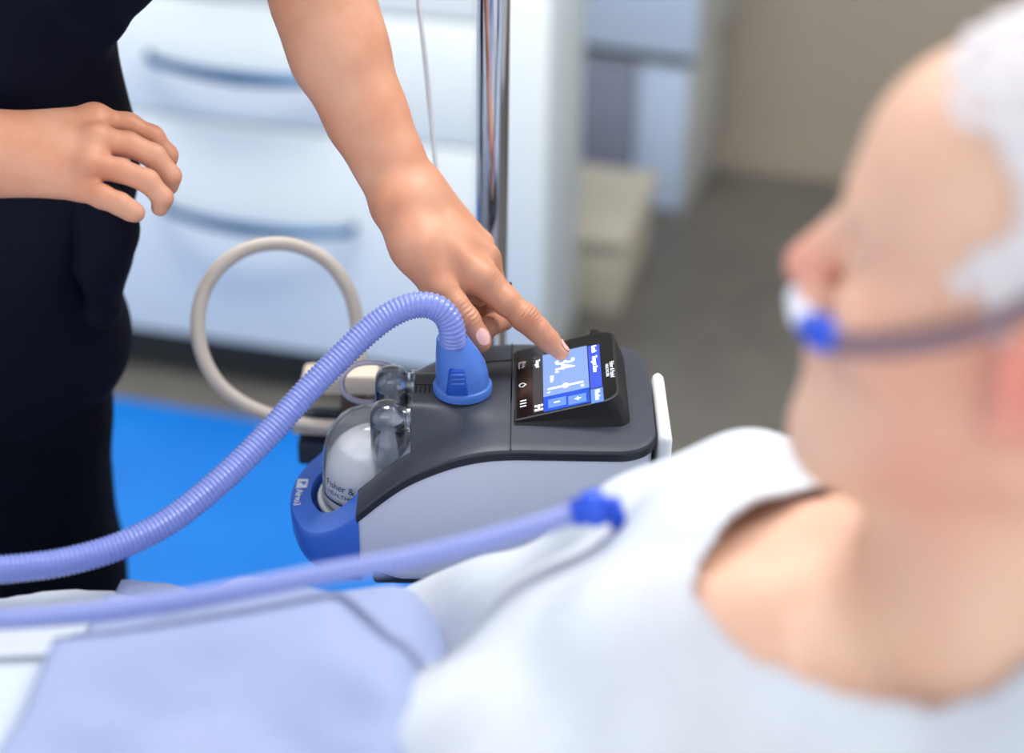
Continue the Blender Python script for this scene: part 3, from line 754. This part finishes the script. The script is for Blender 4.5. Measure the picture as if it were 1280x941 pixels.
# resting right arm and hand
B = Body()
B.chain(PP([(-400, 60, 1.36), (-260, 150, 1.29), (-150, 185, 1.262), (-60, 192, 1.255), (-12, 192, 1.255)]), [.040, .039, .033, .0265, .0245], .02, (vdir, .85))
rm_ = dict(i=(117, 151, 1.283), m=(121, 176, 1.266), r=(112, 206, 1.256), p=(99, 234, 1.254))
for k, w0, r0, r1 in (('i', (-5, 172, 1.262), .0185, .0118), ('m', (-4, 184, 1.258), .0185, .0116), ('r', (-5, 200, 1.258), .0180, .0110), ('p', (-6, 212, 1.262), .0175, .0105)):
    B.chain(PP([w0, rm_[k]]), [r0, r1], .016)
finger(B, [rm_['i'], (160, 157, 1.292), (190, 172, 1.298), (208, 194, 1.305), (206, 216, 1.308)], [11.0, 9.4, 9.0, 8.2, 7.0], .005)
finger(B, [rm_['m'], (160, 180, 1.272), (192, 195, 1.277), (213, 220, 1.284), (212, 232, 1.288)], [11.2, 9.5, 9.2, 8.2, 7.0], .003)
finger(B, [rm_['r'], (150, 213, 1.258), (184, 226, 1.261), (203, 247, 1.267), (200, 259, 1.272)], [10.6, 9.0, 8.7, 7.8, 6.8], .003)
finger(B, [rm_['p'], (128, 246, 1.250), (150, 255, 1.252), (163, 263, 1.256), (170, 266, 1.258)], [9.8, 8.6, 8.2, 7.4, 7.0], .004)
B.ball(P(119, 147, 1.277), .0085, .012); B.ball(P(122, 172, 1.258), .0085, .012); B.ball(P(113, 203, 1.248), .0085, .012)
finger(B, [(20, 165, 1.275), (70, 170, 1.305), (118, 185, 1.318), (150, 200, 1.32)], [14, 12, 10, 8])    # thumb behind the hand
V2, Q2 = B.mesh(.0015)
# trunk, neck, head, legs under the scrubs
T = Body()
T.chain([(-.47, 1.33, .86), (-.47, 1.34, 1.05), (-.46, 1.37, 1.26), (-.46, 1.37, 1.36)], [.088, .085, .10, .09], .05, ((0, 1, 0), .75))
T.cone((-.30, 1.375, 1.42), (-.62, 1.375, 1.42), .052, .052, .05)
T.chain([(-.30, 1.375, 1.425), P(392, -62, 1.33)], [.048, .040], .02)
T.chain([(-.62, 1.375, 1.425), P(-260, 150, 1.29)], [.048, .040], .02)
T.chain([(-.46, 1.36, 1.44), (-.45, 1.32, 1.54)], [.052, .048], .03)
hc = np.array([-.44, 1.30, 1.63])
T.ball(hc, (.072, .092, .105), .02).ball(hc+np.array([.0, -.03, -.05]), (.052, .062, .07), .03)
T.cone(hc+np.array([.006, -.093, -.005]), hc+np.array([.012, -.112, -.03]), .008, .012, .01)
for s in (-1, 1):
    T.ball(hc+np.array([s*.03, -.088, .002]), .012, .008, sub=True)
    T.ball(hc+np.array([s*.073, .005, -.015]), (.008, .018, .03), .006)
T.cone(hc+np.array([-.018, -.088, -.062]), hc+np.array([.018, -.088, -.062]), .007, .007, .006)
for s in (-1, 1): T.chain([(-.510+s*.058, 1.33, .88), (-.515+s*.056, 1.335, .60), (-.52+s*.07, 1.345, .09)], [.050, .042, .034], .03)
V3, Q3 = T.mesh(.006)
V = np.vstack([V1, V2, V3]); Q = np.vstack([Q1, Q2+len(V1), Q3+len(V1)+len(V2)])
bo_ = qmesh('body', V, Q, 'skin_nurse', nur, off=no)
_n = np.zeros(len(V)*3, np.float32); bo_.data.vertex_normals.foreach_get('vector', _n); _n = _n.reshape(-1, 3); _d = np.zeros(len(V))
for c_, a_, R_, am, wl in WR:
    e_ = V-c_; _d += am*np.exp(-(e_**2).sum(1)/R_**2)*np.sin(6.2832*(e_@a_)/wl+.6*np.sin((e_@np.cross(a_, cf))*700))
bo_.data.vertices.foreach_set('co', (V-no+_n*_d[:, None]).astype(np.float32).ravel()); bo_.data.update()
SKV = V1
# hair
Hh = Body(); Hh.ball(hc+np.array([0, .012, .015]), (.08, .095, .105), .02).ball(hc+np.array([0, .10, .02]), .045, .02)
V, Q = Hh.mesh(.006)
qmesh('hair', V, Q, 'hair_dark', nur, off=no, drop=lambda v: (v[:, 1] < hc[1]-.035) & (v[:, 2] < hc[2]+.075))
# nails
def nail(c, axis, normal, L, Wd, m='nail', par=nur, o=no):
    c = np.asarray(c); x = nrm(axis); z = nrm(np.asarray(normal)-x*np.dot(normal, x)); y = np.cross(z, x); rr = []
    for i, t in enumerate(np.linspace(-1, 1, 11)):
        w = Wd*(1-abs(t)**3.2*.75); row = []
        for s in np.linspace(-1, 1, 9):
            p = c+x*t*L+y*s*w; e = SKV-p; hz_ = e@z; lat = np.linalg.norm(e-hz_[:, None]*z, axis=1); ok = (lat < .0016) & (np.abs(hz_) < .011)
            row.append(p+z*((hz_[ok].max() if ok.any() else -.002)+.00035*(1-s*s)*(1.1-t)))
        rr.append(row)
    V = [p for r in rr for p in r]+[p-z*.0012 for r in rr for p in r]; n = 9; Fc = []
    for i in range(10):
        for j in range(8):
            q = (i*n+j, i*n+j+1, (i+1)*n+j+1, (i+1)*n+j); Fc.append(q); Fc.append(tuple(99+k for k in q[::-1]))
    return mob('fingernail', V, Fc, m, par, off=o)
toc = -cf
ta = P(601, 428, 1.337)-P(583, 399, 1.330)
nail(P(600.5, 421, 1.3355)+toc*.0078+cr*.0022, ta, toc+cr*.35, .0072, .0056)
ia = P(701, 440, 1.3535)-P(684, 424, 1.3515)
nrmI = cu*.6+cr*.75+toc*.25
nail(P(699, 438, 1.3535)+nrm(nrmI)*.0070, ia, nrmI, .0058, .0048)
# ring with dark red stones on the ring finger
rc0 = P(626, 360, 1.384); rax = nrm(P(619, 384, 1.400)-P(600, 305, 1.380))
t1 = nrm(np.cross(rax, cf)); t2 = np.cross(rax, t1)
rp = [P(608, 340, 1.388)+.0105*(math.cos(a)*t1+math.sin(a)*t2) for a in np.linspace(0, 6.2832, 37)]
v, f = sweep(rp, .0012, 8, cap=False); mob('finger_ring', v, f, 'ring_gold', nur, off=no)
for dy in (0, 5):
    bm = bmesh.new(); bmesh.ops.create_icosphere(bm, subdivisions=2, radius=.0021); bmesh.ops.translate(bm, verts=bm.verts[:], vec=Vector(P(637, 355+dy, 1.372)))
    from_bm('ring_stone', bm, 'ring_gem', nur, smooth=True, off=no)
# scrubs
S = Body()
S.chain([(-.485, 1.325, .90), (-.48, 1.325, 1.00), (-.475, 1.335, 1.10), (-.455, 1.355, 1.22), (-.45, 1.37, 1.36)], [.142, .134, .124, .140, .135], .04, ((0, 1, 0), .75))
S.cone((-.325, 1.32, 1.30), (-.345, 1.318, 1.172), .086, .042, .014)
S.cone((-.31, 1.375, 1.41), (-.61, 1.375, 1.41), .066, .066, .05)
S.chain([(-.30, 1.375, 1.42), P(330, -190, 1.35)], [.068, .062], .03)
S.chain([(-.62, 1.375, 1.42), (-.70, 1.34, 1.22)], [.068, .062], .03)
V, Q = S.mesh(.005, 0.0, folds(.013, .13, [(.9, .2, .35), (.6, .3, -.8), (.9, .1, .6)], 3))
qmesh('scrub_top', V, Q, 'scrubs', nur, off=no, drop=lambda v: v[:, 2] > 1.462)
# side pocket panel and trousers
Tr = Body()
for s in (-1, 1): Tr.chain([(-.510+s*.058, 1.33, .95), (-.513+s*.056, 1.33, .80), (-.515+s*.056, 1.335, .60), (-.52+s*.07, 1.345, .05)], [.082, .078, .072, .070], .03)
V, Q = Tr.mesh(.006, 0.0, folds(.010, .12, [(.8, .2, .15), (.5, .3, -.3)], 5))
qmesh('trousers', V, Q, 'scrubs_dark', nur, off=no)
pk = Body(); pk.chain([(-.352, 1.285, 1.055), (-.345, 1.285, .985), (-.357, 1.285, .925)], [.018, .023, .018], .02, ((0, 1, 0), 1.6))
V, Q = pk.mesh(.004, 0, folds(.004, .05, [(1, .2, .2), (.3, .1, .8)], 8)); qmesh('pocket', V, Q, 'scrubs', nur, off=no)
for s in (-1, 1):
    sh_ = Body(); sh_.chain([(-.475+s*.08, 1.37, .045), (-.475+s*.085, 1.25, .035), (-.475+s*.088, 1.17, .03)], [.044, .042, .034], .02, ((0, 0, 1), .8))
    V, Q = sh_.mesh(.006); qmesh('shoe', V, Q, 'shoe', nur, off=no, drop=None)

# ================================================================== THE PATIENT
pat = empty('person', (.10, .68, .70)); po = np.array(pat.location)
tag(pat, 'white-haired patient in a white gown wearing a nasal cannula, lying propped up in bed', 'person')
yaw, pit, rol = map(math.radians, (-24, 3, 4))
Bm = np.array([[-1, 0, 0], [0, -1, 0], [0, 0, 1.]])
Zm = np.array([[math.cos(yaw), -math.sin(yaw), 0], [math.sin(yaw), math.cos(yaw), 0], [0, 0, 1]])
Ym = np.array([[math.cos(pit), 0, -math.sin(pit)], [0, 1, 0], [math.sin(pit), 0, math.cos(pit)]])
Xm = np.array([[1, 0, 0], [0, math.cos(rol), -math.sin(rol)], [0, math.sin(rol), math.cos(rol)]])
HR = Zm@Bm@Ym@Xm; HC = P(1322, 346, .775)
def hd(x, y, z): return HC+HR@np.array([x, y, z])
H = Body()
H.ball(hd(-.012, 0, .035), (.100, .077, .086), .02, R=HR)
H.ball(hd(.038, 0, -.035), (.058, .060, .085), .03, R=HR)
H.ball(hd(.050, 0, .045), (.044, .060, .045), .03, R=HR)
H.cone(hd(.082, .030, .020), hd(.082, -.030, .020), .013, .013, .02)
for s in (1, -1):
    H.cone(hd(-.004, s*.052, -.070), hd(.066, s*.016, -.103), .018, .018, .03)
    H.ball(hd(.064, s*.040, -.030), .024, .02)
    H.ball(hd(.097, s*.031, .000), .014, .014, sub=True)
    H.ball(hd(.077, s*.031, .001), .0125, .004)
    H.ball(hd(.104, s*.013, -.034), .0095, .006)
H.ball(hd(.084, 0, -.112), .022, .025); H.cone(hd(.075, 0, -.100), hd(.0, 0, -.115), .022, .03, .03)
H.cone(hd(.092, 0, .012), hd(.114, 0, -.024), .009, .0125, .008)
H.ball(hd(.064, 0, -.078), (.036, .034, .036), .02, R=HR); H.ball(hd(.094, 0, -.064), (.013, .026, .010), .012, R=HR); H.ball(hd(.093, 0, -.080), (.012, .022, .008), .006, R=HR)
for s in (1, -1):
    c_ = hd(-.006, s*.079, -.014)
    H.ball(c_, (.018, .008, .032), .006, R=HR); H.ball(hd(-.002, s*.084, -.010), (.009, .006, .016), .004, sub=True, R=HR); H.ball(hd(.002, s*.078, -.043), (.010, .007, .012), .006, R=HR)
H.cone(hd(-.020, 0, -.055), (.262, .675, 1.08), .055, .060, .03)
SRp, SLp = np.array([.140, .865, .962]), np.array([.265, .505, .985])
def torso(Bd, g=0.0):
    Bd.cone(SRp, SLp, .058+g, .058+g, .05)
    Bd.cone((.255, .68, 1.085), SRp, .052+g, .045+g, .05); Bd.cone((.255, .68, 1.085), SLp, .052+g, .045+g, .05)
    Bd.cone((.12, .77, .935), (.16, .60, .94), .092+g, .095+g, .06)
    Bd.cone((.11, .67, .925), (-.17, .66, .79), .120+g, .105+g, .08, ((0, 1, 0), 1.15))
    Bd.chain([SRp, (-.06, .915, .826), (-.25, .86, .775)], [.052+g, .042+g, .034+g], .03)
    Bd.chain([SLp, (.10, .435, .84), (-.13, .50, .83)], [.052+g, .042+g, .034+g], .03)
torso(H)
H.chain([(-.17, .76, .80), (-.50, .80, .82), (-.90, .80, .72)], [.085, .058, .045], .05)
H.chain([(-.17, .60, .80), (-.48, .60, .86), (-.86, .60, .72)], [.085, .060, .045], .05)
V, Q = H.mesh(.0032)
pb = qmesh('body', V, Q, 'skin_patient', pat, off=po)
at_ = pb.data.attributes.new('blush', 'FLOAT', 'POINT'); _b = np.zeros(len(V))
for c_, R_, a_ in ((hd(.118, 0, -.026), .026, .55), (hd(-.005, .082, -.02), .032, .75), (hd(-.005, -.082, -.02), .032, .75), (hd(.06, .05, -.03), .03, .2), (hd(.03, .06, -.09), .04, .3)):
    _b = np.maximum(_b, a_*np.exp(-((V-c_)**2).sum(1)/R_**2))
at_.data.foreach_set('value', _b.astype(np.float32))
for s in (1, -1):
    bm = bmesh.new(); bmesh.ops.create_uvsphere(bm, u_segments=16, v_segments=10, radius=.0118); bmesh.ops.translate(bm, verts=bm.verts[:], vec=Vector(hd(.0795, s*.031, .000)))
    from_bm('eye', bm, 'skin_patient', pat, smooth=True, off=po)
# short white hair over crown, back and temples
Ha = Body(); Ha.ball(hd(-.016, 0, .040), (.106, .083, .092), .02, R=HR); Ha.ball(hd(-.045, 0, -.01), (.07, .074, .07), .03, R=HR)
V, Q = Ha.mesh(.0032, 0, folds(.004, .016, [(1, .2, .4), (.2, .8, .6), (.5, -.5, .7)], 11))
HI = HR.T
def hcut(v):
    l = (v-HC)@HR; fx = l[:, 0]; z = l[:, 2]; yy = np.abs(l[:, 1])
    face = (fx > .066) & (z < .098)
    face |= (fx > .030+.012*np.sin(z*90)) & (z < .075)
    face |= (fx > .022) & (z < .0) | (fx > -.03) & (z < -.012) | (z < -.055)
    return face
qmesh('hair', V, Q, 'hair_white', pat, off=po, drop=hcut)
# gown
G = Body(); torso(G, .012)
G.chain([(-.12, .69, .83), (-.30, .69, .80)], [.13, .12], .06, ((0, 1, 0), 1.25))
G.cone((-.09, .91, .822), (-.17, .885, .79), .056, .058, .02); 
V, Q = G.mesh(.0045, 0, folds(.009, .10, [(.5, .75, .3), (.8, -.2, .5), (.1, .9, -.2)], 21))
def gcut(v):
    e = ((v[:, 0]-.235)/.135)**2+((v[:, 1]-.702)/.106)**2
    return (e < 1) & (v[:, 2] > .98) | (v[:, 0] < -.13)
gw = qmesh('gown', V, Q, 'gown', pat, off=po, drop=gcut)
md = gw.modifiers.new('cloth', 'SOLIDIFY'); md.thickness = .004; md.offset = 1
# nasal cannula on the face
nc = empty('nasal_cannula', hd(.10, 0, -.05)); nco = np.array(nc.location)
tag(nc, 'nasal cannula with blue body and dark head strap on the patient\'s face', 'nasal cannula')
R = []
v, f = sweep([hd(.106, -.018, -.043), hd(.114, 0, -.043), hd(.107, .018, -.043), hd(.099, .028, -.042)], np.array([.007, .009, .0085, .007]), 16); mob('prong_bridge', v, f, 'cann_clear', nc, off=nco)
for s in (1, -1):
    v, f = sweep([hd(.115, s*.008, -.042), hd(.115, s*.0085, -.032)], np.array([.0045, .0038]), 12); mob('prong', v, f, 'cann_clear', nc, off=nco)
    v, f = sweep([hd(.104, s*.026, -.043), hd(.095, s*.037, -.041), hd(.085, s*.048, -.036), hd(.076, s*.056, -.032)], np.array([.0065, .0092, .0085, .006]), 16); mob('side_body', v, f, 'cann_blue', nc, off=nco)
    pth = catmull([hd(.083, s*.0570, -.034), hd(.060, s*.0715, -.023), hd(.028, s*.0765, -.006), hd(-.004, s*.083, .022), hd(-.04, s*.088, .040), hd(-.08, s*.070, .040), hd(-.118, s*.03, .046), hd(-.124, 0, .047)], .006)[0]
    V = []; n = len(pth); upv = HR@np.array([0, 0, 1.])
    for i in range(n):
        out = nrm((pth[i]-hd(-.01, 0, 0))-upv*np.dot(pth[i]-hd(-.01, 0, 0), upv))
        for a, b in ((-.0062, -.002), (-.0062, .0022), (.0062, .0022), (.0062, -.002)): V.append(pth[i]+upv*a+out*b)
    Fc = [(i*4+k, i*4+(k+1) % 4, (i+1)*4+(k+1) % 4, (i+1)*4+k) for i in range(n-1) for k in range(4)]
    mob('head_strap', V, Fc, 'strap', nc, off=nco)
# pillow
pl = Body(); pl.ball((.44, .69, 1.06), (.10, .26, .17), .05, R=np.array([[.75, 0, .66], [0, 1, 0], [-.66, 0, .75]]))
V, Q = pl.mesh(.01, 0, folds(.006, .12, [(.3, .8, .3), (.5, -.5, .5)], 4))
pw = empty('pillow', (.44, .69, .92)); tag(pw, 'white pillow behind the patient\'s head', 'pillow')
qmesh('cover', V, Q, 'sheet_white', pw, off=np.array(pw.location))

# ================================================================== BLANKETS
def hill(x, c, w): return np.exp(-((x-c)/w)**2)
def lap(X, Y):
    base = .690+.0*X
    top = .980+.012*hill(X, -.45, .2)+.066*hill(X, -.13, .12)-.13*np.clip((X+.08)/.055, 0, 1)**2
    r = np.clip(1-((Y-.60)/.41)**2, 0, 1)
    z = base+(top-base)*r**.62
    far = .05*hill(X, -.42, .17)*hill(Y, .96, .08)
    return z+far
def cloth(name, x0, x1, y0, y1, step, m, zoff, wr, seed, label, cat, xr=None, xl=None):
    xs = np.arange(x0, x1+step, step); ys = np.arange(y0, y1+step, step); X, Y = np.meshgrid(xs, ys, indexing='ij')
    if xr is not None: X = X+xr(Y)*((X-x0)/(x1-x0))
    if xl is not None: X = X+xl(Y)*((x1-X)/(x1-x0))
    Z = lap(X, Y)+zoff
    fo_ = folds(1, .15, [(.9, .5, 0), (.6, .8, 0), (1, -.35, 0)], 31)(X, Y, np.zeros_like(X))
    f2 = folds(1, .045, [(.2, 1, 0), (.5, .8, 0)], 32)(X, Y, np.zeros_like(X))
    md_ = np.full(X.shape, 9.0)
    for path, r in ((hp, .0107), (hp2, .0068)):              # the cloth gives way under the hoses that lie on it
        q = catmull([P(*p) for p in path], .012)[0]; q = q[q[:, 0] < -.05]
        lim = np.full(X.shape, 9.0)
        for p in q:
            dx, dy = X-p[0], Y-p[1]; dd_ = np.maximum(np.sqrt(dx*dx+dy*dy)-r, 0)
            md_ = np.minimum(md_, dd_); lim = np.minimum(lim, p[2]-r-.003+np.where(dy < 0, dd_*.42, -.25*np.minimum(dd_, .08)+.9*np.maximum(dd_-.08, 0))-(0 if zoff > 0 else .012))
        hh = np.maximum(.06-np.abs(Z-lim), 0)/.06; Z = np.minimum(Z, lim)-hh*hh*.015
        nd = np.min([np.hypot(X-p[0], Y-p[1]) for p in q], 0); wq = np.exp(-(np.maximum(nd-r, 0)/.045)**2)*np.interp(X, [-.10, -.07], [1, 0]); Z = Z+wq*(np.minimum(lim, Z+.06)-Z)
    Z = Z+(wr*fo_+wr*.12*f2)*np.clip((md_-.012)/.09, 0, 1)*np.interp(Y, [.70, .84], [1, .6])
    drop_ = np.clip((Y-1.005)/.03, 0, 1); Z = Z-drop_*.16; Y = np.minimum(Y, 1.03+.004*fo_)
    n, k = X.shape; V = np.stack([X, Y, Z], -1).reshape(-1, 3)
    Fc = [(i*k+j, (i+1)*k+j, (i+1)*k+j+1, i*k+j+1) for i in range(n-1) for j in range(k-1)]
    c = np.array([(x0+x1)/2, .62, .66]); e = mob(name, V, Fc, m, None, off=c); e.location = c
    s = e.modifiers.new('cloth', 'SOLIDIFY'); s.thickness = .006; s.offset = -1
    return tag(e, label, cat)
cloth('bed_sheet', -1.35, -.15, .18, 1.12, .0085, 'sheet_white', .0, .022, 31, 'crumpled white sheet over the patient\'s legs', 'sheet', lambda Y: .05*np.sin(Y*9))
cloth('blanket', -.29, -.02, .18, 1.12, .0085, 'blanket_blue', .012, .026, 41, 'pale blue blanket over the patient\'s lap', 'blanket', lambda Y: .012*np.sin(Y*14), lambda Y: .10*(Y-.72)+.02*np.sin(Y*11))
